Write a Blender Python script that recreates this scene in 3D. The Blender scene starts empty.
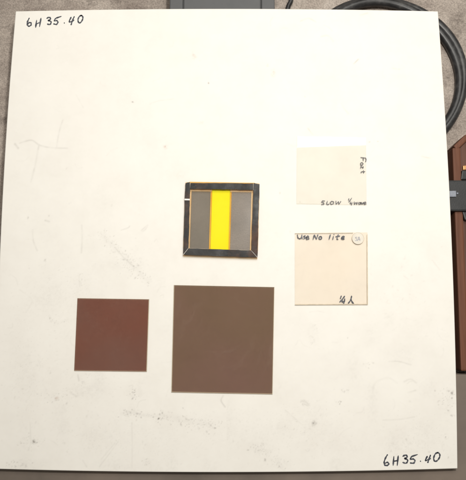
import bpy, bmesh, math, random
import numpy as np
from mathutils import Vector, Matrix
random.seed(4); rng = np.random.default_rng(7)
S = bpy.context.scene; C = S.collection

# ------------------------------------------------------------------ camera
W, H = 0.300, 0.3135                      # the board, metres
CAM_LOC = Vector((0.003667, -0.061296, 0.431147))
CAM_ROT = Matrix(((0.999999, 0.000375, -0.001299), (-0.000534, 0.992177, -0.124841), (0.001242, 0.124841, 0.992176)))
cam = bpy.data.cameras.new('camera'); cam.sensor_fit = 'VERTICAL'; cam.sensor_height = 24; cam.sensor_width = 24
cam.lens = 32; cam.clip_start = 0.01; cam.clip_end = 50
co = bpy.data.objects.new('camera', cam); C.objects.link(co)
co.matrix_world = Matrix.Translation(CAM_LOC) @ CAM_ROT.to_4x4(); S.camera = co

# ------------------------------------------------------------------ world, lamps, exposure
wd = bpy.data.worlds.new('World'); S.world = wd; wd.use_nodes = True
bg = wd.node_tree.nodes['Background']; bg.inputs[0].default_value = (1, .93, .82, 1); bg.inputs[1].default_value = 0.26
def area(name, loc, sx, sy, watts, col, rz=0):
    l = bpy.data.lights.new(name, 'AREA'); l.shape = 'RECTANGLE'; l.size = sx; l.size_y = sy; l.energy = watts; l.color = col
    o = bpy.data.objects.new(name, l); C.objects.link(o); o.location = loc; o.rotation_euler = (0, 0, rz); return o
area('ceiling_lamp', (0.20, 0.688, 1.2), 1.0, 0.6, 8.4, (1, .972, .905), math.radians(2))
area('fill_lamp', (0.0735, 0.087, 0.50), 0.035, 0.035, 1.86, (1, .972, .905))  # added fill, brightens the upper middle of the board; no such lamp known
S.view_settings.view_transform = 'Standard'; S.view_settings.look = 'None'
S.view_settings.exposure = 0; S.view_settings.gamma = 1
S.cycles.transparent_max_bounces = 48; S.cycles.max_bounces = 10

# ------------------------------------------------------------------ helpers
def un(px, py, z=0.0):                     # a point of the photograph, laid on the level z
    d = CAM_ROT @ Vector(((px-233)/640, -(py-240)/640, -1)); t = (z-CAM_LOC.z)/d.z
    return CAM_LOC + d*t
def obj(name, me, mats, parent=None):
    o = bpy.data.objects.new(name, me); C.objects.link(o)
    for m in (mats if isinstance(mats, (list, tuple)) else [mats]): me.materials.append(m)
    if parent: o.parent = parent
    return o
def tag(o, label, cat, group=None, kind=None):
    if label: o['label'] = label
    if cat: o['category'] = cat
    if group: o['group'] = group
    if kind: o['kind'] = kind
    return o
def empty(name, loc=(0, 0, 0)):
    o = bpy.data.objects.new(name, None); o.empty_display_size = .01; C.objects.link(o); o.location = loc; return o
def done(bm, name):
    bmesh.ops.recalc_face_normals(bm, faces=bm.faces)
    me = bpy.data.meshes.new(name); bm.to_mesh(me); bm.free(); return me
def slab(bm, poly, z0, z1, bev=0.0, side=None):   # a prism over a plan polygon
    b = [bm.verts.new((p[0], p[1], z0)) for p in poly]; t = [bm.verts.new((p[0], p[1], z1)) for p in poly]
    n = len(poly); fs = [bm.faces.new(t), bm.faces.new(b[::-1])]
    for i in range(n):
        f = bm.faces.new((b[i], b[(i+1) % n], t[(i+1) % n], t[i]))
        if side is not None: f.material_index = side
        fs.append(f)
    if bev:
        es = [e for e in fs[0].edges] + [e for f in fs[2:] for e in f.edges if abs((e.verts[0].co-e.verts[1].co).z) > 1e-6]
        bmesh.ops.bevel(bm, geom=list(set(es)), offset=bev, segments=2, affect='EDGES', profile=.6)
def slab_obj(name, poly, z0, z1, mats, parent=None, bev=0.0, side=None):
    bm = bmesh.new(); slab(bm, poly, z0, z1, bev, side); return obj(name, done(bm, name), mats, parent)
def quad(pts, z=0): return [un(x, y, z).to_2d() for x, y in pts]
def lerp_quad(q, u, v):                    # q = TL TR BR BL
    a = q[0].lerp(q[1], u); b = q[3].lerp(q[2], u); return a.lerp(b, v)
def sub(q, u0, u1, v0, v1): return [lerp_quad(q, u0, v0), lerp_quad(q, u1, v0), lerp_quad(q, u1, v1), lerp_quad(q, u0, v1)]
def smooth_line(pts, n=6):                 # Catmull-Rom
    P = [pts[0]]+list(pts)+[pts[-1]]; out = []
    for i in range(1, len(P)-2):
        for k in range(n):
            t = k/n; a, b, c, d = [np.array(P[i+j-1], float) for j in range(4)]
            out.append(.5*((2*b)+(c-a)*t+(2*a-5*b+4*c-d)*t*t+(3*b-a-3*c+d)*t**3))
    out.append(np.array(pts[-1], float)); return out
def tube(bm, pts, r, seg=12):
    rings = []
    for i, p in enumerate(pts):
        a = Vector(pts[max(i-1, 0)]); b = Vector(pts[min(i+1, len(pts)-1)]); d = (b-a).normalized()
        x = d.cross(Vector((0, 0, 1))).normalized(); y = x.cross(d)
        rings.append([bm.verts.new(Vector(p)+(x*math.cos(2*math.pi*k/seg)+y*math.sin(2*math.pi*k/seg))*r) for k in range(seg)])
    for i in range(len(rings)-1):
        for k in range(seg):
            f = bm.faces.new((rings[i][k], rings[i][(k+1) % seg], rings[i+1][(k+1) % seg], rings[i+1][k])); f.smooth = True
    bm.faces.new(rings[0]); bm.faces.new(rings[-1][::-1])
def writing(name, strokes, box, mat, z, width, parent, scale):   # pen strokes measured in an enlarged crop -> ink ribbons
    bm = bmesh.new(); k = 0
    for st in strokes:
        zz = z + k*2e-6; k += 1
        P = [un(box[0]+x/scale, box[1]+y/scale, z).to_2d() for x, y in st]
        if len(P) == 1: P = [P[0]-Vector((width*.25, 0)), P[0]+Vector((width*.25, width*.1))]
        Q = [Vector(q) for q in smooth_line([tuple(p) for p in P], 7)] if len(P) > 2 else [P[0].lerp(P[1], i/6) for i in range(7)]
        L = []; R = []
        for i, q in enumerate(Q):
            d = (Q[min(i+1, len(Q)-1)]-Q[max(i-1, 0)]); d = d.normalized() if d.length > 1e-9 else Vector((1, 0))
            n = Vector((-d.y, d.x)); w = width*.5*(1+.22*math.sin(i*.9+k*2.1)+random.uniform(-.1, .1))
            e = min(i, len(Q)-1-i)
            if e == 0: w *= .55
            L.append(bm.verts.new((*(q+n*w), zz))); R.append(bm.verts.new((*(q-n*w), zz)))
        for i in range(len(Q)-1): bm.faces.new((L[i], R[i], R[i+1], L[i+1]))
        for end, s in ((0, -1), (len(Q)-1, 1)):           # rounded pen ends
            j = max(end-1, 0) if end else 1
            d = (Q[end]-Q[j]); d = d.normalized() if d.length > 1e-9 else Vector((1, 0))
            v = bm.verts.new((*(Q[end]+d*width*.3), zz)); bm.faces.new((L[end], R[end], v))
    for f in bm.faces:
        if f.normal.z < 0 or f.calc_center_median() is None: pass
    bm.normal_update()
    for f in bm.faces:
        if f.normal.z < 0: f.normal_flip()
    me = bpy.data.meshes.new(name); bm.to_mesh(me); bm.free()
    return obj(name, me, mat, parent)

# ------------------------------------------------------------------ materials
def mat(name):
    m = bpy.data.materials.new(name); m.use_nodes = True; nt = m.node_tree; nt.nodes.clear()
    out = nt.nodes.new('ShaderNodeOutputMaterial'); return m, nt, out
def N(nt, t, **kw):
    n = nt.nodes.new('ShaderNode'+t)
    for k, v in kw.items():
        if k in n.inputs: n.inputs[k].default_value = v
        else: setattr(n, k, v)
    return n
def noise(nt, scale, detail=4, rough=.6, vec=None):
    n = N(nt, 'TexNoise', Scale=scale, Detail=detail, Roughness=rough)
    if vec is None: vec = N(nt, 'TexCoord').outputs['Object']
    nt.links.new(vec, n.inputs['Vector']); return n.outputs['Fac']
def ramp(nt, fac, stops):
    r = N(nt, 'ValToRGB'); e = r.color_ramp.elements
    while len(e) < len(stops): e.new(.5)
    for i, (p, c) in enumerate(stops): e[i].position = p; e[i].color = (*c, 1) if len(c) == 3 else c
    nt.links.new(fac, r.inputs['Fac']); return r.outputs['Color']
def mixc(nt, fac, a, b, mode='MIX'):
    m = N(nt, 'Mix', data_type='RGBA', blend_type=mode)
    for s, v in ((m.inputs[0], fac), (m.inputs[6], a), (m.inputs[7], b)):
        if hasattr(v, 'is_linked'): nt.links.new(v, s)
        else: s.default_value = v if not isinstance(v, tuple) else ((*v, 1) if len(v) == 3 else v)
    return m.outputs[2]
def math_(nt, op, a, b=None):
    m = N(nt, 'Math', operation=op)
    for i, v in enumerate((a, b)):
        if v is None: continue
        if hasattr(v, 'is_linked'): nt.links.new(v, m.inputs[i])
        else: m.inputs[i].default_value = v
    return m.outputs[0]
def bump(nt, h, strength, dist):
    b = N(nt, 'Bump', Strength=strength, Distance=dist); nt.links.new(h, b.inputs['Height']); return b.outputs['Normal']
def solid(name, stops, scale, rough=.6, bmp=.1, bscale=None, dist=.0003, detail=5, coat=0, spec=.5, metallic=0):
    m, nt, out = mat(name); p = N(nt, 'BsdfPrincipled', Roughness=rough, Metallic=metallic)
    p.inputs['Specular IOR Level'].default_value = spec; p.inputs['Coat Weight'].default_value = coat
    nt.links.new(ramp(nt, noise(nt, scale, detail), stops), p.inputs['Base Color'])
    if bmp: nt.links.new(bump(nt, noise(nt, bscale or scale*4, 4), bmp, dist), p.inputs['Normal'])
    nt.links.new(p.outputs[0], out.inputs[0]); return m
def clear(name, tint, gloss_rough=.02, haze=.02, haze_col=(.8, .75, .7), f0=.05, tint2=None, tscale=20, wob=.0, smudge=None):
    """a thin clear sheet: tinted see-through, a polished face, a breath of haze"""
    m, nt, out = mat(name)
    tr = N(nt, 'BsdfTransparent'); tr.inputs[0].default_value = (*tint, 1)
    if tint2:
        nt.links.new(ramp(nt, noise(nt, tscale, 3, .55), [(.32, tint), (.68, tint2)]), tr.inputs[0])
    df = N(nt, 'BsdfDiffuse'); df.inputs[0].default_value = (*haze_col, 1)
    mx = N(nt, 'MixShader'); mx.inputs[0].default_value = haze
    if smudge: nt.links.new(smudge(nt), mx.inputs[0])
    nt.links.new(tr.outputs[0], mx.inputs[1]); nt.links.new(df.outputs[0], mx.inputs[2])
    gl = N(nt, 'BsdfGlossy', Roughness=gloss_rough)
    lw = N(nt, 'LayerWeight', Blend=.5)
    f = math_(nt, 'ADD', math_(nt, 'MULTIPLY', math_(nt, 'POWER', lw.outputs['Facing'], 5), .9), f0)
    f = math_(nt, 'MULTIPLY', f, math_(nt, 'SUBTRACT', 1.0, N(nt, 'NewGeometry').outputs['Backfacing']))
    m2 = N(nt, 'MixShader'); nt.links.new(f, m2.inputs[0]); nt.links.new(mx.outputs[0], m2.inputs[1]); nt.links.new(gl.outputs[0], m2.inputs[2])
    if wob: nt.links.new(bump(nt, noise(nt, 25, 1), wob, .0005), gl.inputs['Normal'])
    nt.links.new(m2.outputs[0], out.inputs[0]); return m

# board paper: warm white card, scuffed and fingered; the marks come from an attribute drawn below
m, nt, out = mat('board_paper'); M_PAPER = m
p = N(nt, 'BsdfPrincipled', Roughness=.75); p.inputs['Specular IOR Level'].default_value = .25
base = ramp(nt, noise(nt, 34, 7, .72), [(.3, (.825, .797, .752)), (.5, (.856, .832, .788)), (.7, (.88, .858, .815))])
a = N(nt, 'Attribute', attribute_name='dirt'); b = N(nt, 'Attribute', attribute_name='rust')
base = mixc(nt, math_(nt, 'MULTIPLY', noise(nt, 300, 3), .06), base, (.6, .55, .48))
base = mixc(nt, a.outputs['Fac'], base, (.16, .14, .125)); base = mixc(nt, b.outputs['Fac'], base, (.42, .22, .13))
nt.links.new(base, p.inputs['Base Color'])
nt.links.new(bump(nt, noise(nt, 260, 5), .12, .0002), p.inputs['Normal']); nt.links.new(p.outputs[0], out.inputs[0])
M_EDGE = solid('board_edge', [(.3, (.72, .66, .66)), (.7, (.84, .79, .79))], 120, .9, .3)
M_INK = solid('blue_black_ink', [(.35, (.02, .022, .034)), (.55, (.06, .065, .085)), (.7, (.17, .17, .19))], 380, .5, 0)
M_INK2 = solid('grey_ink', [(.35, (.05, .045, .05)), (.7, (.16, .145, .15))], 500, .5, 0)
M_PENCIL = solid('pale_pencil', [(.3, (.28, .28, .32)), (.7, (.5, .5, .52))], 400, .6, 0)

# concrete
m, nt, out = mat('concrete'); M_CONC = m
p = N(nt, 'BsdfPrincipled', Roughness=.85)
c = ramp(nt, noise(nt, 18, 8, .7), [(.30, (.21, .172, .152)), (.48, (.36, .312, .28)), (.55, (.42, .368, .33)), (.68, (.54, .485, .44))])
c = mixc(nt, math_(nt, 'MULTIPLY', ramp(nt, noise(nt, 45, 6, .65), [(.54, (0, 0, 0)), (.66, (1, 1, 1))]), .65), c, (.12, .098, .085))
mp = N(nt, 'Mapping'); mp.inputs['Scale'].default_value = (1, .12, 1); mp.inputs['Rotation'].default_value = (0, 0, .5); nt.links.new(N(nt, 'TexCoord').outputs['Object'], mp.inputs['Vector'])
c = mixc(nt, math_(nt, 'MULTIPLY', ramp(nt, noise(nt, 150, 5, .7, mp.outputs[0]), [(.56, (0, 0, 0)), (.68, (1, 1, 1))]), .2), c, (.5, .46, .42))
c = mixc(nt, .6, c, ramp(nt, noise(nt, 900, 5, .8), [(.3, (.1, .09, .08)), (.7, (.9, .88, .85))]), 'OVERLAY')
nt.links.new(c, p.inputs['Base Color']); nt.links.new(bump(nt, noise(nt, 260, 9, .8), .7, .0012), p.inputs['Normal'])
nt.links.new(p.outputs[0], out.inputs[0])

M_GREY = solid('grey_moulded_plastic', [(.3, (.072, .074, .077)), (.7, (.088, .090, .093))], 60, .5, .12, 1400)
M_GREYD = solid('grey_plastic_groove', [(.3, (.05, .05, .05)), (.7, (.07, .07, .07))], 60, .6, .1)
M_CABLE = solid('black_rubber', [(.35, (.014, .014, .015)), (.55, (.032, .032, .033)), (.72, (.07, .068, .066))], 130, .38, .08, 500)
M_CLASP = solid('black_plastic', [(.3, (.012, .013, .014)), (.7, (.024, .025, .027))], 80, .5, .25, 900)
M_STEEL = solid('dull_steel', [(.3, (.13, .14, .17)), (.7, (.26, .28, .32))], 200, .45, .1, metallic=.6)
M_BRASS = solid('worn_brass', [(.3, (.42, .2, .08)), (.7, (.6, .33, .14))], 200, .45, .1, metallic=.5)
def wood(name, dark, light):
    m, nt, out = mat(name); p = N(nt, 'BsdfPrincipled', Roughness=.6); p.inputs['Specular IOR Level'].default_value = .25
    tc = N(nt, 'TexCoord'); mp = N(nt, 'Mapping'); mp.inputs['Scale'].default_value = (14, 1, 14)
    nt.links.new(tc.outputs['Object'], mp.inputs['Vector'])
    g = noise(nt, 14, 8, .65, mp.outputs[0])
    nt.links.new(ramp(nt, g, [(.3, dark), (.7, light)]), p.inputs['Base Color'])
    nt.links.new(bump(nt, g, .2, .0004), p.inputs['Normal']); nt.links.new(p.outputs[0], out.inputs[0]); return m
M_WOOD = wood('brown_stained_wood', (.075, .036, .026), (.15, .075, .054))
M_RAIL = wood('reddish_wood_rail', (.095, .036, .021), (.18, .075, .043))

def finger_rings(nt):                      # finger smears and drying rings on the big filter
    tc = N(nt, 'TexCoord'); w = N(nt, 'TexWave', wave_type='RINGS', rings_direction='Z', Scale=38, Distortion=9, Detail=3)
    w.inputs['Detail Scale'].default_value = 1.2; nt.links.new(tc.outputs['Object'], w.inputs['Vector'])
    r = ramp(nt, w.outputs['Fac'], [(.86, (0, 0, 0)), (1, (1, 1, 1))])
    n = ramp(nt, noise(nt, 40, 3), [(.45, (0, 0, 0)), (.65, (1, 1, 1))])
    return math_(nt, 'ADD', math_(nt, 'MULTIPLY', math_(nt, 'MULTIPLY', r, n), .018), .010)
M_FILM_BIG = clear('brown_polariser_film', (.692, .634, .608), .06, .012, (.7, .6, .5), .03, (.712, .634, .640), 11, smudge=finger_rings)
M_FILM_SMALL = clear('red_brown_polariser_film', (.708, .566, .555), .06, .012, (.7, .6, .5), .03, (.700, .598, .602), 18, smudge=lambda nt: math_(nt, 'ADD', .008, math_(nt, 'MULTIPLY', ramp(nt, noise(nt, 260, 6, .75), [(.55, (0, 0, 0)), (.75, (1, 1, 1))]), .03)))
M_GLASS_Y = clear('yellowish_glass', (.965, .95, .90), .02, .03, (.75, .68, .4), .03)
M_GLASS_E = solid('brown_laminate_edge', [(.3, (.16, .12, .06)), (.7, (.3, .24, .12))], 200, .5, 0)
M_SHEET_A = clear('clear_cream_sheet', (1, .997, .984), .012, .008, (.85, .78, .66), .07, wob=.012)
M_SHEET_B = clear('yellowed_clear_sheet', (.998, .981, .961), .02, .012, (.85, .78, .62), .04, (.996, .975, .949), 18, wob=.05)
M_SHEET_E = solid('sheet_cut_edge', [(.3, (.5, .42, .3)), (.7, (.68, .58, .44))], 300, .4, 0)
M_STICK = solid('paper_dot', [(.3, (.70, .655, .575)), (.7, (.78, .735, .65))], 300, .7, .2)
m, nt, out = mat('black_binding_tape'); M_TAPE = m
p = N(nt, 'BsdfPrincipled'); p.inputs['Specular IOR Level'].default_value = .3
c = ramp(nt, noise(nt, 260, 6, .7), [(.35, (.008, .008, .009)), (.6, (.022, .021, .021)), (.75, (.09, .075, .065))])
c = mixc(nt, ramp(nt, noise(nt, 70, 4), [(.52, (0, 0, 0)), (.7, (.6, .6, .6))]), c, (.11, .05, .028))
nt.links.new(c, p.inputs['Base Color']); nt.links.new(ramp(nt, noise(nt, 130, 4), [(.35, (.42,)*3), (.65, (.65,)*3)]), p.inputs['Roughness'])
nt.links.new(bump(nt, noise(nt, 260, 5), .22, .0004), p.inputs['Normal']); nt.links.new(p.outputs[0], out.inputs[0])
M_ORANGE = clear('orange_cement_glow', (.998, .88, .60), .05, .03, (.9, .5, .15), .03, (.99, .83, .50), 120)
M_YEL = clear('yellow_glass', (1, .988, .44), .02, .0, f0=.015, tint2=(1, .975, .40), tscale=30)
def dusty(sc, lo, hi):
    def f(nt):
        a = ramp(nt, noise(nt, sc, 5, .75), [(.48, (lo,)*3), (.66, (hi,)*3)]); b = ramp(nt, noise(nt, 90, 3), [(.35, (.2,)*3), (.7, (1,)*3)])
        return math_(nt, 'MULTIPLY', a, b)
    return f
M_GL = clear('grey_polaroid_pane', (.70, .685, .665), .05, .05, (.42, .38, .32), .04, (.725, .705, .685), 40, smudge=dusty(900, .04, .12))
M_GR = clear('lighter_grey_polaroid_pane', (.725, .71, .70), .08, .07, (.5, .45, .42), .04, (.76, .74, .725), 60, smudge=dusty(1500, .05, .30))
M_RESIN_GLOW = clear('amber_cement_glow', (.998, .935, .84), .05, .06, (.9, .62, .42), .03, (.99, .90, .76), 90)
M_SEAM = solid('worn_tape_seam', [(.3, (.22, .21, .2)), (.7, (.5, .48, .45))], 400, .6, .2)
M_WHITE = solid('white_paint', [(.3, (.78, .76, .72)), (.7, (.86, .84, .8))], 300, .6, .2)

# ------------------------------------------------------------------ the floor
FZ = -0.0275
bm = bmesh.new(); g = bmesh.ops.create_grid(bm, x_segments=60, y_segments=60, size=3)
for v in bm.verts: v.co.z = FZ
floor = obj('ground', done(bm, 'ground'), M_CONC); tag(floor, 'grey brown concrete ground under the white board', None, kind='structure')

# ------------------------------------------------------------------ the white board
NX, NY = 640, 668
u, v = np.meshgrid(np.linspace(-1, 1, NX), np.linspace(-1, 1, NY))
bl, br, bt, bb = .0035, .0027, .0019, .0022          # its slightly bellied edges
X = u*W/2 + (1-v*v)*np.where(u > 0, br, bl)*u*np.abs(u)**3
Y = v*H/2 + (1-u*u)*np.where(v > 0, bt, bb)*v*np.abs(v)**3
def vnoise(sc, seed):                      # value noise in metres
    r = np.random.default_rng(seed); G = r.random((96, 96)); x = (X/sc) % 94; y = (Y/sc) % 94
    i = x.astype(int); j = y.astype(int); fx = x-i; fy = y-j; fx = fx*fx*(3-2*fx); fy = fy*fy*(3-2*fy)
    return (G[j, i]*(1-fx)+G[j, i+1]*fx)*(1-fy)+(G[j+1, i]*(1-fx)+G[j+1, i+1]*fx)*fy
n1, n2, n3, n4 = vnoise(.0008, 1)*.55+vnoise(.0017, 11)*.45, vnoise(.0026, 2), vnoise(.012, 3), vnoise(.035, 4)
dirt = np.zeros_like(X); rust = np.zeros_like(X)
def px_of(x, y):                           # back from the board to the measuring grid of un()
    d = CAM_ROT.transposed() @ (Vector((x, y, 0))-CAM_LOC); return 233+640*d.x/-d.z, 240-640*d.y/-d.z
def dot(px, py, r, s, speck=0, tgt=None, ry=None):
    q = un(px, py)
    if speck:                              # a crumbly patch: many tiny touches
        for k in range(int(5+r*(ry or r)*.45*speck/5)):
            dot(px+rng.normal()*r*.55, py+rng.normal()*(ry or r)*.55, rng.uniform(.35, .85)*(1.5 if rng.random() < .1 else 1), s*rng.uniform(.2, 1.0))
        s *= .12
    else: s *= .8
    r /= 1450.; ry = (ry/1450. if ry else r); T = dirt if tgt is None else tgt
    i0, i1 = [int(np.clip((q.x+k*(2.6*r+.004)+W/2)/W*NX, 0, NX)) for k in (-1, 1)]; j0, j1 = [int(np.clip((q.y+k*(2.6*ry+.004)+H/2)/H*NY, 0, NY)) for k in (-1, 1)]
    sl = (slice(j0, j1), slice(i0, i1)); th = rng.uniform(0, 3.1) if r < .001 else 0
    dx = X[sl]-q.x; dy = Y[sl]-q.y; d = ((dx*math.cos(th)+dy*math.sin(th))/r)**2+((dy*math.cos(th)-dx*math.sin(th))/(ry*(.6 if th else 1)))**2
    k = np.exp(-d*1.2)*s
    if speck: k = k*np.clip((n2[sl]-.3)*2, 0, 1.3)
    elif r > .0006: k = np.exp(-d*.8)*s*1.5*np.clip((n1[sl]*.7+n2[sl]*.3-.34)*4.5, 0, 1.2)   # smeared, not round
    T[sl] = np.maximum(T[sl], k)
def scr(pts, w, s, speck=0, tgt=None):
    P = [un(*p) for p in smooth_line(pts, 5)] if len(pts) > 2 else [un(*p) for p in pts]
    if speck:
        for k in range(int(len(P)*w*speck*.5)):
            a = P[rng.integers(len(P))]; g = rng.normal(size=2)*w*1.1/1450; dot(*px_of(a.x+g[0], a.y+g[1]), rng.uniform(.35, .85)*(1.5 if rng.random() < .12 else 1), s*rng.uniform(.2, 1.0)*(1 if rng.random() < .6 else .4))
        s *= .14; speck = 0
    w /= 1450.
    D = np.full_like(X, 1e9)
    x0 = min(p.x for p in P)-5*w; x1 = max(p.x for p in P)+5*w; y0 = min(p.y for p in P)-5*w; y1 = max(p.y for p in P)+5*w
    msk = (X > x0) & (X < x1) & (Y > y0) & (Y < y1); xs = X[msk]; ys = Y[msk]; d = np.full(xs.shape, 1e9)
    for a, b in zip(P[:-1], P[1:]):
        dx, dy = b.x-a.x, b.y-a.y; L = dx*dx+dy*dy+1e-12; t = np.clip(((xs-a.x)*dx+(ys-a.y)*dy)/L, 0, 1)
        d = np.minimum(d, np.hypot(xs-a.x-t*dx, ys-a.y-t*dy))
    k = np.exp(-(d/w)**2)*s*.62*np.clip(.35+n2[msk]*1.1, 0, 1.2)
    if speck: k *= np.clip((n1[msk]*.65+n2[msk]*.35-.47)*speck, 0, 1.1)*.8
    T = dirt if tgt is None else tgt; T[msk] = np.maximum(T[msk], k)
def Z(x0, y0, sc, pts): return [(x0+x/sc, y0+y/sc) for x, y in pts]
F = 3.98
for x, y, r, s in [(208.5, 83, .9, .5), (132.7, 102, .9, .5), (305, 96.7, .8, .3), (378, 141, .9, .3), (386.6, 155.4, .9, .3), (431, 110, .8, .22),
                   (33.9, 441.7, 1.5, .6), (21.5, 443, 1, .35), (15.5, 466.5, 1, .4), (20.5, 465.5, 1, .35), (15, 398, 1.2, .25),
                   (45, 260, 1.1, .28), (67, 168.5, .9, .28), (70, 203, 1, .25), (112, 205.5, .9, .2), (28, 217.5, 1.2, .25), (49, 216, 1.1, .2),
                   (248, 450, .9, .3), (279.5, 466.5, 1, .4), (314, 423, 1.6, .5), (446, 436.5, 1.5, .6), (448, 457, 1.1, .3), (452, 393, 1.5, .5), (452.5, 415.5, 1.4, .55),
                   (452, 398, 1.2, .4), (438.5, 401.5, 1.1, .35), (435, 391, .9, .25), (369.5, 142, 1, .3), (363.5, 240, .7, .2), (290, 231.5, .9, .3), (347.5, 338, .9, .25), (373, 363, .9, .25), (300, 202, .9, .2), (280, 193, 1, .15)]:
    dot(x, y, r, s)
for x, y, rx, s, sp, ry in [(135, 393, 7, .6, 6, 5), (127, 413, 6, .55, 6, 3), (146.5, 461.5, 5, .4, 5, 4), (262, 450, 12, .4, 6, 7), (278, 462, 12, .35, 6, 6),
                        (345, 390, 5, .5, 5, 4), (339, 402, 3.5, .8, 6, 2), (305, 403, 5, .3, 5, 3), (368, 364, 4, .35, 5, 3), (60, 397, 16, .35, 5, 7), (30, 442, 12, .32, 5, 8),
                        (448, 398, 8, .4, 6, 12), (205, 425, 12, .35, 5, 6), (194, 57, 7, .16, 4, 6), (92, 430, 16, .16, 5, 16), (16, 465, 12, .4, 6, 4), (125, 95, 12, .05, 4, 9),
                        (90, 385, 24, .18, 5, 14), (130, 262, 14, .28, 5, 14), (315, 430, 30, .15, 5, 24), (400, 300, 40, .08, 4, 40), (60, 300, 45, .1, 5, 40), (120, 440, 60, .12, 5, 20), (250, 430, 60, .12, 5, 22), (420, 440, 30, .16, 5, 24), (30, 380, 30, .14, 5, 40)]:
    dot(x, y, rx, s, sp, None, ry)
for x, y, rx, s, ry in [(267, 65.2, 2, .28, 1), (273, 72.7, 2, .2, 3.4), (165.3, 147, 1.6, .4, 1.4), (194, 57, 2, .14, 3), (56.5, 398.2, 1.6, .3, 1), (180, 175, 4, .05, 3), (200, 122, 4, .08, 2)]: dot(x, y, rx, s, 0, rust, ry)
for pts, w, s, sp in [
    (Z(100, 220, F, [(5, 55), (35, 85), (70, 120), (110, 160), (150, 205), (190, 240)]), 2.6, .55, 5), (Z(100, 220, F, [(60, 110), (95, 150), (140, 190)]), .7, .28, 0),
    (Z(100, 220, F, [(85, 40), (110, 32), (118, 25)]), .7, .22, 0), (Z(100, 220, F, [(165, 42), (190, 20), (180, 38), (170, 45)]), .8, .2, 0),
    (Z(0, 100, F, [(60, 175), (72, 192)]), 1.0, .35, 0), (Z(0, 100, F, [(78, 172), (125, 160), (158, 180), (205, 190), (268, 192)]), .8, .25, 0),
    (Z(0, 100, F, [(155, 180), (142, 250), (124, 325)]), .9, .2, 0), (Z(0, 100, F, [(250, 80), (235, 130), (225, 190)]), .8, .17, 0),
    (Z(0, 220, F, [(130, 40), (132, 80), (148, 122)]), .8, .2, 0), (Z(0, 220, F, [(325, 20), (327, 70), (324, 130)]), .8, .17, 0),
    (Z(0, 220, F, [(355, 60), (405, 55), (440, 95), (465, 165)]), 1.3, .2, 4), (Z(0, 220, F, [(318, 215), (320, 250), (303, 300)]), 1.2, .35, 4),
    (Z(0, 220, F, [(195, 382), (210, 400), (235, 408), (270, 395)]), 1.3, .42, 3), (Z(0, 220, F, [(180, 2), (195, 6)]), .9, .3, 0),
    (Z(0, 360, F, [(395, 425), (430, 380), (470, 325)]), .6, .15, 0), (Z(0, 360, F, [(310, 60), (314, 82)]), .8, .3, 0), (Z(0, 360, F, [(280, 130), (305, 145)]), .9, .25, 0),
    (Z(0, 360, F, [(120, 250), (122, 330), (112, 360)]), .6, .15, 0), (Z(0, 360, F, [(330, 400), (345, 425)]), .7, .16, 0),
    (Z(100, 360, F, [(85, 215), (130, 208), (170, 220), (250, 222)]), 1.6, .7, 6), (Z(100, 360, F, [(250, 222), (320, 235), (380, 248), (445, 262)]), 3.2, .55, 6),
    (Z(100, 360, F, [(127, 250), (128, 340), (127, 430)]), .6, .16, 0), (Z(100, 360, F, [(5, 395), (60, 330)]), .6, .12, 0),
    (Z(200, 360, F, [(92, 143), (84, 162), (100, 187)]), .7, .3, 0), (Z(200, 360, F, [(400, 168), (415, 160), (432, 182), (415, 175)]), .7, .26, 0),
    (Z(200, 360, F, [(448, 262), (450, 248), (462, 252)]), 1, .5, 0), (Z(200, 360, F, [(340, 200), (420, 270)]), .7, .14, 0),
    (Z(300, 310, F, [(40, 55), (62, 65), (68, 95), (48, 132)]), .9, .28, 2.5), (Z(300, 310, F, [(40, 60), (36, 95), (48, 130)]), .9, .2, 2.5), (Z(300, 310, F, [(52, 70), (54, 110)]), 2.2, .22, 5),
    (Z(300, 310, F, [(355, 205), (395, 205), (440, 218)]), .7, .2, 0), (Z(300, 310, F, [(415, 285), (440, 275), (462, 290)]), .9, .16, 0),
    (Z(300, 310, F, [(430, 328), (460, 320)]), .8, .2, 0), (Z(300, 310, F, [(290, 330), (300, 290), (350, 270), (385, 290)]), 1, .1, 0), (Z(300, 310, F, [(5, 362), (25, 368), (38, 380)]), .9, .28, 0),
    (Z(300, 310, F, [(330, 438), (400, 435), (455, 425)]), .7, .14, 0),
    (Z(290, 10, F, [(43, 44), (75, 33), (102, 48)]), .8, .2, 0), (Z(290, 10, F, [(124, 106), (150, 102), (172, 124)]), .8, .18, 0), (Z(290, 10, F, [(254, 214), (272, 196)]), .7, .38, 0),
    (Z(290, 10, F, [(410, 232), (436, 236)]), .7, .2, 0), (Z(290, 10, F, [(205, 372), (215, 392), (232, 412)]), .8, .14, 0), (Z(290, 10, F, [(280, 20), (310, 12)]), .8, .22, 0),
    ([(421.6, 156.3), (430.4, 158.3)], .7, .24, 0), ([(432, 260), (440, 270)], .7, .14, 0), ([(404, 276), (408, 279)], .8, .2, 0),
    (Z(280, 120, 4.236, [(118, 35), (137, 60)]), .7, .24, 0), ([(20, 290), (32, 300), (26, 312)], .8, .1, 0), ([(150, 104), (158, 101), (174, 99)], .8, .12, 0)]:
    scr(pts, w, s, sp)
for k in range(70):                        # faint hairline scuffs, thicker towards the lower part
    x = rng.uniform(5, 450); y = 480-rng.power(1.6)*460 if rng.random() < .5 else rng.uniform(280, 462); y = min(max(y, 16), 464)
    a = rng.uniform(0, 6.28); l = rng.uniform(3, 16); c = rng.uniform(-3, 3)
    scr([(x, y), (x+l*.5*math.cos(a)-c*math.sin(a), y+l*.5*math.sin(a)+c*math.cos(a)), (x+l*math.cos(a), y+l*math.sin(a))], .55, rng.uniform(.04, .12))
low = np.clip(.5-v*.6, .12, 1)
dirt += np.clip(n1*.5+n3*.5-.62, 0, 1)*.22*low + np.clip(n4*.5+n3*.5-.5, 0, 1)*.07*low
n = NX*NY
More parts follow.
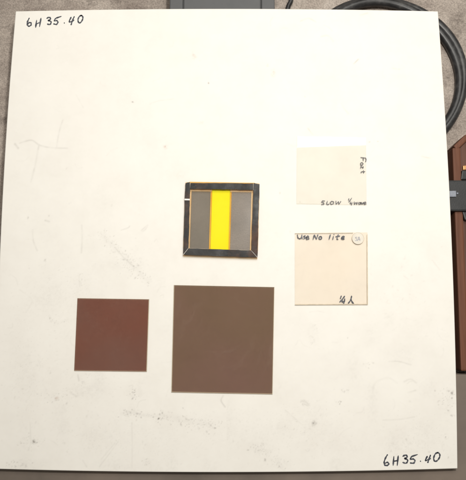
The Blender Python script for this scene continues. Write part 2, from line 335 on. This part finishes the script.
idx = np.arange(n).reshape(NY, NX)
top = np.stack([idx[:-1, :-1], idx[:-1, 1:], idx[1:, 1:], idx[1:, :-1]], -1).reshape(-1, 4)
ring = np.concatenate([idx[0, :], idx[1:, -1], idx[-1, -2::-1], idx[-2:0:-1, 0]]); nr = len(ring)
TH = .005
dip = np.zeros_like(X)
tv = np.stack([X, Y, dip], -1).reshape(-1, 3); bv = tv[ring].copy(); bv[:, 2] = -TH
low_i = n+np.arange(nr)
side = np.stack([ring, low_i, np.roll(low_i, -1), np.roll(ring, -1)], -1)
V = np.concatenate([tv, bv]); me = bpy.data.meshes.new('foam_board')
Fq = np.concatenate([top, side])
me.vertices.add(len(V)); me.vertices.foreach_set('co', V.ravel())
nl = len(Fq)*4+nr; me.loops.add(nl); me.polygons.add(len(Fq)+1)
me.loops.foreach_set('vertex_index', np.concatenate([Fq.ravel(), low_i[::-1]]).astype(np.int32))
me.polygons.foreach_set('loop_start', np.concatenate([np.arange(len(Fq))*4, [len(Fq)*4]]).astype(np.int32))
mi = np.zeros(len(Fq)+1, np.int32); mi[len(top):] = 1; me.polygons.foreach_set('material_index', mi)
me.update(calc_edges=True); me.validate()
for nm, arr in (('dirt', dirt), ('rust', rust)):
    at = me.attributes.new(nm, 'FLOAT', 'POINT'); at.data.foreach_set('value', np.concatenate([np.clip(arr, 0, .9).ravel(), np.zeros(nr)]).astype(np.float32))
board = obj('foam_board', me, [M_PAPER, M_EDGE])
tag(board, 'big scuffed white board with a number inked in two corners', 'board')
IZ = .00012
writing('handwriting', [
    [(62, 66), (50, 92), (49, 112), (60, 121), (74, 112), (72, 98), (60, 98), (52, 108)], [(111, 80), (104, 130)], [(140, 67), (130, 125)], [(108, 106), (134, 96)],
    [(177, 70), (192, 62), (203, 67), (200, 77), (187, 84), (203, 87), (207, 98), (198, 110), (181, 106)],
    [(238, 68), (276, 55)], [(237, 68), (230, 85), (246, 84), (252, 96), (242, 109), (223, 105)], [(295, 100)],
    [(341, 60), (328, 90), (344, 90), (360, 80)], [(362, 56), (350, 82), (340, 113)],
    [(412, 48), (396, 56), (386, 78), (392, 98), (406, 94), (418, 72), (416, 54), (404, 49)]], (20, 8), M_INK, IZ, .00095, board, 6.657)
writing('handwriting', [
    [(77, 70), (62, 96), (54, 124), (60, 141), (76, 142), (85, 132), (75, 122), (58, 130)], [(119, 82), (114, 143)], [(148, 78), (141, 144)], [(116, 115), (146, 110)],
    [(177, 83), (194, 74), (207, 79), (204, 90), (190, 97), (207, 102), (210, 116), (198, 128), (177, 122)],
    [(234, 84), (276, 70)], [(236, 84), (230, 101), (249, 100), (259, 112), (250, 127), (227, 126)], [(296, 115)],
    [(342, 81), (329, 108), (346, 105), (364, 96)], [(363, 73), (354, 98), (344, 125)],
    [(410, 56), (393, 68), (384, 96), (392, 115), (410, 108), (424, 85), (422, 64), (406, 56)]], (376, 444), M_INK, IZ, .00092, board, 6.657)

# ------------------------------------------------------------------ the yellow striped filter in its taped frame
q = quad([(185.6, 182.8), (259.4, 184.0), (257.5, 257.6), (183.2, 254.9)], .0024)
t = empty('mounted_filter', (0, 0, 0)); tag(t, 'thick black-taped square filter with a bright yellow stripe between grey panes', 'optical filter')
fr = .0715
iu0, iu1, iv0, iv1 = .072, .912, .085, .905
z0, z1, z2 = .0003, .0024, .0030
TO = [Vector(p) for p in q]; TI = sub(q, iu0-.004, iu1+.004, iv0-.006, iv1+.006)
def shrink(poly, k): c = sum(poly, Vector((0, 0)))/len(poly); return [c+(p-c)*k for p in poly]
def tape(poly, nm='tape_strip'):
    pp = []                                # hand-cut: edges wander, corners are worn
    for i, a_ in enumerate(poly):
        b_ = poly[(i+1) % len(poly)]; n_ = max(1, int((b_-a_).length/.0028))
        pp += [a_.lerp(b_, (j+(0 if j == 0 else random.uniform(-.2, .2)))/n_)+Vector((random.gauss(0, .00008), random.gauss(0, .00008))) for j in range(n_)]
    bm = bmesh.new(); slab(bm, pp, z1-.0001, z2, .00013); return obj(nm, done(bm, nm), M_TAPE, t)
def trap(a, b, c, d, g0=.010, g1=.010):   # outer a-b, inner d-c, mitre gaps
    return [a.lerp(b, g0), b.lerp(a, g1), c.lerp(d, g1), d.lerp(c, g0)]
def uv(u, v): return lerp_quad(q, u, v)
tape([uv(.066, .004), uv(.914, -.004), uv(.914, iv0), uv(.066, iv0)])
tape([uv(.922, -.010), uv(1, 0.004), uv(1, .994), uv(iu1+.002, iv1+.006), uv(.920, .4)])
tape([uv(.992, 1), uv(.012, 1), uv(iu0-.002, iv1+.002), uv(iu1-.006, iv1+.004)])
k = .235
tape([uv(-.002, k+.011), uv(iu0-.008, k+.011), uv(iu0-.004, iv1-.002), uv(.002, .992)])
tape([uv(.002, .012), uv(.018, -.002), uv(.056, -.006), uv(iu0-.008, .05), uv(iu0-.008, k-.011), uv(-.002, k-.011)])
slab_obj('white_mark', [uv(-.006, k-.011), uv(iu0-.008, k-.011), uv(iu0-.008, k+.011), uv(-.006, k+.011)], z1+.0001, z1+.0004, M_WHITE, t)
for (ua, va, ub, vb, w) in ((.002, .998, iu0-.002, iv1, .006), (1, 1, iu1, iv1+.004, .006)):
    a = uv(ua, va); b = uv(ub, vb); d = (b-a).normalized(); n_ = Vector((-d.y, d.x))*.00022
    slab_obj('tape_seam', [a+n_, a-n_, b-n_*.7, b+n_*.7], z1+.0001, z2+.0001, M_SEAM, t)
for u_ in (.061, .918):
    slab_obj('tape_seam', [uv(u_-.003, .0), uv(u_+.003, .0), uv(u_+.002, iv0), uv(u_-.002, iv0)], z1+.0001, z2-.0002, M_SEAM, t)
# panes: left grey, yellow, right grey; cement fills the gaps and the rim
yu0, yu1 = .365, .608
gu = .022
slab_obj('yellow_pane', sub(q, yu0, yu1, iv0+.002, iv1), z0, z1+.0002, M_YEL, t)
gx0, gx1, gy0 = iu0+.016, iu1-.018, iv0+.028
slab_obj('grey_pane', sub(q, gx0, yu0-gu, gy0, iv1-.004), z0, z1+.0003, M_GL, t)
slab_obj('grey_pane', sub(q, yu1+gu, gx1, gy0, iv1-.006), z0, z1+.0003, M_GR, t)
bm = bmesh.new(); e_ = .002                # amber cement in every joint; top and foot overhang imitates orange glow in colour
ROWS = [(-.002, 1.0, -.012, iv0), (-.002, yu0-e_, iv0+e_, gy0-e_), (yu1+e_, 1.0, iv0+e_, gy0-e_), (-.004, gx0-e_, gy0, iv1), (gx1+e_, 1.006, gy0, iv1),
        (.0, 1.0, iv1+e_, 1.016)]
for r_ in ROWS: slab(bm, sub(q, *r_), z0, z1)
obj('amber_cement_glow', done(bm, 'amber_cement_glow'), M_RESIN_GLOW, t)
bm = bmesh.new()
for r_ in ((yu0-gu+e_, yu0-e_, gy0, iv1), (yu1+e_, yu1+gu-e_, gy0, iv1), (.05, .94, -.017, -.0125)): slab(bm, sub(q, *r_), z0, z1-.0002)  # joint lines, plus a top strip that paints the outer orange glow
obj('orange_cement_glow', done(bm, 'orange_cement_glow'), M_ORANGE, t)

# ------------------------------------------------------------------ two brown polarisers
def filt(name, pts, film, label, in_):
    q = quad(pts, .0012); c = sum(q, Vector((0, 0)))/4
    t = empty(name, (c.x, c.y, 0)); tag(t, label, 'optical filter', 'square brown filters')
    ql = [p-c for p in q]
    bm = bmesh.new(); slab(bm, ql, .0002, .0007, 0, 1); obj('glass_plate', done(bm, 'glass_plate'), [M_GLASS_Y, M_GLASS_E], t)
    qi = [lerp_quad(ql, in_[0], in_[2]), lerp_quad(ql, 1-in_[1], in_[2]), lerp_quad(ql, 1-in_[1], 1-in_[3]), lerp_quad(ql, in_[0], 1-in_[3])]
    bm = bmesh.new(); slab(bm, qi, .0009, .0013); obj('film', done(bm, 'film'), film, t)
filt('brown_filter', [(173.8, 285), (274.5, 287), (272.6, 394.4), (171.3, 392.4)], M_FILM_BIG, 'larger dull brown square filter below the yellow striped one', (.006, .004, .002, .008))
filt('brown_filter', [(77.3, 298.1), (149.1, 299.2), (146.7, 371.7), (74, 370.8)], M_FILM_SMALL, 'smaller reddish brown square filter left of the larger brown one', (.006, .006, .004, .009))

# ------------------------------------------------------------------ two clear wave plates
def sheet(pts, m, label, z1=.0009, bev=0):
    q = quad(pts, z1); t = slab_obj('wave_plate', q, .0002, z1, [m, M_SHEET_E], None, 0, 0); tag(t, label, 'optical sheet', 'clear square sheets'); return t
sa = sheet([(297, 136.2), (366, 137.4), (366.6, 205), (296.5, 203.8)], M_SHEET_A, 'clear cream sheet marked SLOW 1/4 WAVE along its bottom edge')
slab_obj('cut_edge', sub(quad([(297, 136.2), (366, 137.4), (366.6, 205), (296.5, 203.8)], .0009), 0, 1, .992, 1), .0010, .00105, M_SHEET_A, sa)
zs = .00096
writing('handwriting', [[(106, 78), (90, 78), (84, 86), (98, 92), (99, 101), (82, 103)], [(125, 78), (120, 102), (138, 101)], [(158, 80), (146, 88), (150, 101), (166, 98), (170, 86), (158, 80)],
    [(186, 78), (189, 99), (204, 84), (208, 99), (222, 80)], [(300, 56), (279, 86)], [(279, 60), (277, 76)], [(293, 84), (289, 96), (304, 95)], [(302, 86), (297, 108)],
    [(317, 84), (319, 101), (330, 89), (335, 101), (343, 86)], [(360, 88), (350, 92), (352, 101), (362, 98), (362, 88), (366, 101)], [(369, 86), (375, 101), (384, 86)], [(388, 95), (400, 92), (396, 85), (387, 92), (390, 102), (404, 99)]],
    (310, 190), M_INK2, zs, .00055, sa, 7.17)
writing('handwriting', [[(130, 140), (170, 146), (208, 150)], [(206, 150), (212, 178), (204, 205)], [(168, 150), (170, 192)], [(150, 214), (130, 228), (134, 250), (158, 252), (166, 232), (150, 218)], [(160, 252), (128, 262)],
    [(168, 276), (166, 298), (150, 286), (134, 280), (130, 304)], [(196, 352), (160, 352), (138, 360), (140, 372)], [(172, 332), (176, 376)]], (352, 148), M_INK2, zs, .00055, sa, 15)
sb = sheet([(294.9, 233), (367.6, 232.3), (367.9, 304.6), (294.9, 305)], M_SHEET_B, 'yellowed clear sheet with a round paper dot in its corner')
qb = quad([(294.9, 233), (367.6, 232.3), (367.9, 304.6), (294.9, 305)], .0009)
slab_obj('cut_edge', sub(qb, 0, 1, .988, 1), .0010, .0011, M_SHEET_E, sb)
slab_obj('cut_edge', sub(qb, .988, 1, .03, .986), .0010, .0011, M_SHEET_E, sb)
slab_obj('cut_edge', sub(qb, 0, .80, 0, .008), .0010, .0011, M_SHEET_E, sb)
writing('handwriting', [[(42, 38), (46, 56), (58, 60), (66, 50), (68, 38)], [(66, 40), (70, 62)], [(88, 44), (78, 47), (86, 55), (76, 62)], [(92, 56), (106, 52), (101, 45), (92, 53), (96, 64), (110, 60)],
    [(131, 66), (138, 38)], [(138, 38), (150, 64)], [(150, 64), (159, 37)], [(174, 46), (164, 54), (170, 64), (181, 57), (174, 46)], [(230, 36), (222, 65)], [(247, 47), (243, 65)], [(250, 37)],
    [(275, 36), (267, 60), (274, 65)], [(259, 49), (284, 45)], [(293, 57), (308, 53), (304, 46), (294, 53), (295, 63), (310, 62)]], (290, 228), M_INK, zs, .0007, sb, 5.683)
writing('handwriting', [[(126, 86), (116, 118)], [(164, 88), (142, 118), (108, 156)], [(138, 124), (136, 152), (166, 146)], [(164, 118), (160, 146), (150, 178)],
    [(240, 86), (236, 112), (226, 138), (202, 172)], [(232, 126), (246, 152), (268, 182)]], (330, 288), M_INK, zs, .00078, sb, 11.1)
c = un(357.9, 238.4, zs).to_2d(); R_ = .0041
dotp = slab_obj('paper_dot', [c+Vector((math.cos(a), math.sin(a)))*R_ for a in np.linspace(0, 2*math.pi, 29)[:-1]], .0010, .00122, M_STICK, sb, .00005)
writing('handwriting', [[(382, 52), (372, 54), (378, 62), (382, 70), (370, 72)], [(384, 74), (392, 50), (398, 74)], [(386, 66), (397, 64)]], (290, 228), M_PENCIL, .00126, .0005, dotp, 5.683)
bm = bmesh.new(); tube(bm, [(c.x+math.cos(a)*R_*.97, c.y+math.sin(a)*R_*.97, .0012) for a in np.linspace(0, 2*math.pi, 33)], .0001, 6); obj('dot_rim', done(bm, 'dot_rim'), M_SHEET_E, dotp)

# ------------------------------------------------------------------ what lies under and behind the board
zt = -.0056
y_top, y_bot = .215, -.085
def dev_x(px): return un(px, 5, zt).x
xs = [dev_x(p) for p in (169.6, 183.4, 260.8, 274.7)]
t = empty('grey_unit', ((xs[0]+xs[3])/2, 0, FZ)); tag(t, 'long grey plastic unit lying under the white board, its end past the top', 'device')
ox = (xs[0]+xs[3])/2
def rect(x0, x1, y0, y1): return [(x0-ox, y0), (x1-ox, y0), (x1-ox, y1), (x0-ox, y1)]
hz = -FZ+zt
slab_obj('body', rect(xs[0]+.0005, xs[3]-.0005, y_bot+.001, y_top-.001), 0, hz-.0016, M_GREYD, t)
slab_obj('side_rail', rect(xs[0], xs[1]-.0004, y_bot, y_top), .0004, hz+.0005, M_GREY, t, .0008)
slab_obj('side_rail', rect(xs[2]+.0004, xs[3], y_bot, y_top), .0004, hz+.0005, M_GREY, t, .0008)
slab_obj('panel', rect(xs[1]+.0003, xs[2]-.0003, y_bot, y_top), hz-.0015, hz, M_GREY, t, .0005)

cc = un(381, 77.5, FZ+.003); s1 = 1/1.365e3
def spiral(turns, r0, r1, z_lo, z_hi, a0, rad):
    pts = []
    nn = int(turns*64)
    for i in range(nn+1):
        f = i/nn; a = a0+f*turns*2*math.pi; r = (r0+(r1-r0)*f)*s1
        wob = 1+.012*math.sin(3*a+2.6*f)+.012*math.sin(2*a+5*f)*f
        z = FZ+rad+z_lo+(z_hi-z_lo)*(.5-.5*math.cos(a*1.0+.6))*f
        pts.append((cc.x+math.cos(a)*r*wob, cc.y+math.sin(a)*r*wob*1.0, z))
    return pts
bm = bmesh.new(); tube(bm, spiral(2.15, 85.0, 76.0, 0, .0042, math.radians(165), .0033), .0033, 14)
cable = obj('coiled_cable', done(bm, 'coiled_cable'), M_CABLE); tag(cable, 'thick black cable coiled on the concrete past the top right corner', 'cable')
bm = bmesh.new()
tube(bm, [tuple(p) for p in smooth_line([(*un(291.5, -25, FZ).to_2d(), FZ+.0018), (*un(291, 0, FZ).to_2d(), FZ+.0018), (*un(287.5, 10, FZ).to_2d(), FZ+.0018), (*un(283, 40, FZ).to_2d(), FZ+.0018), (*un(290, 80, FZ).to_2d(), FZ+.0018)], 8)], .0018, 12)
wire = obj('thin_cable', done(bm, 'thin_cable'), M_CABLE); tag(wire, 'thin grey black cable running out beside the grey unit', 'cable')

pm = .02185
pl_ = [(-.32, -.0922), (.12, -.0962), (.33, -.1022), (.33, -.34), (-.32, -.34)]
M_PANEL = solid('brown_hardboard', [(.3, (.115, .094, .078)), (.5, (.163, .131, .108)), (.7, (.205, .163, .132))], 15, .65, .12, 500, detail=7)
pnl = slab_obj('hardboard_sheet', pl_, FZ+.0001, FZ+pm, M_PANEL, None, .0008); tag(pnl, 'smooth brown hardboard sheet lying under the lower end of the white board', 'board')

# wooden case at the right, its rim, clasp and hinge
zr = -.0095; zp = -.0125
def pt(x, y, z): return un(x, y, z).to_2d()
t = empty('wooden_case', (.19, 0, FZ)); tag(t, 'brown wooden case with a black clasp, half under the right edge', 'case')
o2 = Vector((.19, 0))
P = [pt(452.4, 147, zr), pt(466.5, 133.5, zr), pt(530, 133, zr), pt(540, 378, zr), pt(461, 371, zr)]
P = [p-o2 for p in P]; c0 = sum(P, Vector((0, 0)))/5
slab_obj('box_body', [c0+(p-c0)*.97 for p in P], 0, zp-FZ, M_WOOD, t)
def rail(a, b, w):
    d = (b-a).normalized(); n_ = Vector((-d.y, d.x))
    if n_.dot(c0-a) < 0: n_ = -n_
    slab_obj('rim_rail', [a, b, b+n_*w-d*0, a+n_*w], .0004, zr-FZ, M_RAIL, t, .0012)
rail(P[4], P[0]+(P[4]-P[0]).normalized()*.0004, .0058)
d01 = (P[1]-P[0]).normalized(); zr -= .0004; rail(P[0]+d01*.0012, P[1], .004)
bm = bmesh.new()
slab(bm, [p-o2 for p in (pt(440, 180, -.0066), pt(500, 180, -.0066), pt(500, 211, -.0066), pt(441, 211, -.0066))], zr-FZ+.0001, -.0066-FZ, .0012)
cl = obj('clasp', done(bm, 'clasp'), M_CLASP, t)
slab_obj('clasp_foot', [p-o2 for p in (pt(462.5, 211.5, -.0085), pt(500, 211.5, -.0085), pt(500, 222, -.0085), pt(465, 220, -.0085))], zp-FZ-.0002, -.0085-FZ, M_CLASP, t, .0008)
slab_obj('clasp_foot', [p-o2 for p in (pt(462.5, 170, -.0085), pt(500, 170, -.0085), pt(500, 179.5, -.0085), pt(461, 179.5, -.0085))], zp-FZ-.0002, -.0088-FZ, M_CLASP, t, .0008)
slab_obj('steel_tab', [p-o2 for p in (pt(444, 191, -.0056), pt(456.3, 190.6, -.0056), pt(456.3, 196.8, -.0056), pt(444, 197, -.0056))], -.0067-FZ, -.0057-FZ, M_STEEL, cl, .0002)
bm = bmesh.new(); bmesh.ops.create_uvsphere(bm, u_segments=12, v_segments=8, radius=.0009); k_ = pt(457.6, 193.3, -.0062)-o2
for v_ in bm.verts: v_.co = Vector((v_.co.x+k_.x, v_.co.y+k_.y, v_.co.z*.6-.0064-FZ))
obj('rivet', done(bm, 'rivet'), M_STEEL, cl)
slab_obj('hinge_plate', [p-o2 for p in (pt(463, 165.5, -.0105), pt(470, 165, -.0105), pt(470, 169.5, -.0105), pt(463.3, 170, -.0105))], zp-FZ-.0002, -.0105-FZ, M_BRASS, t, .0006)
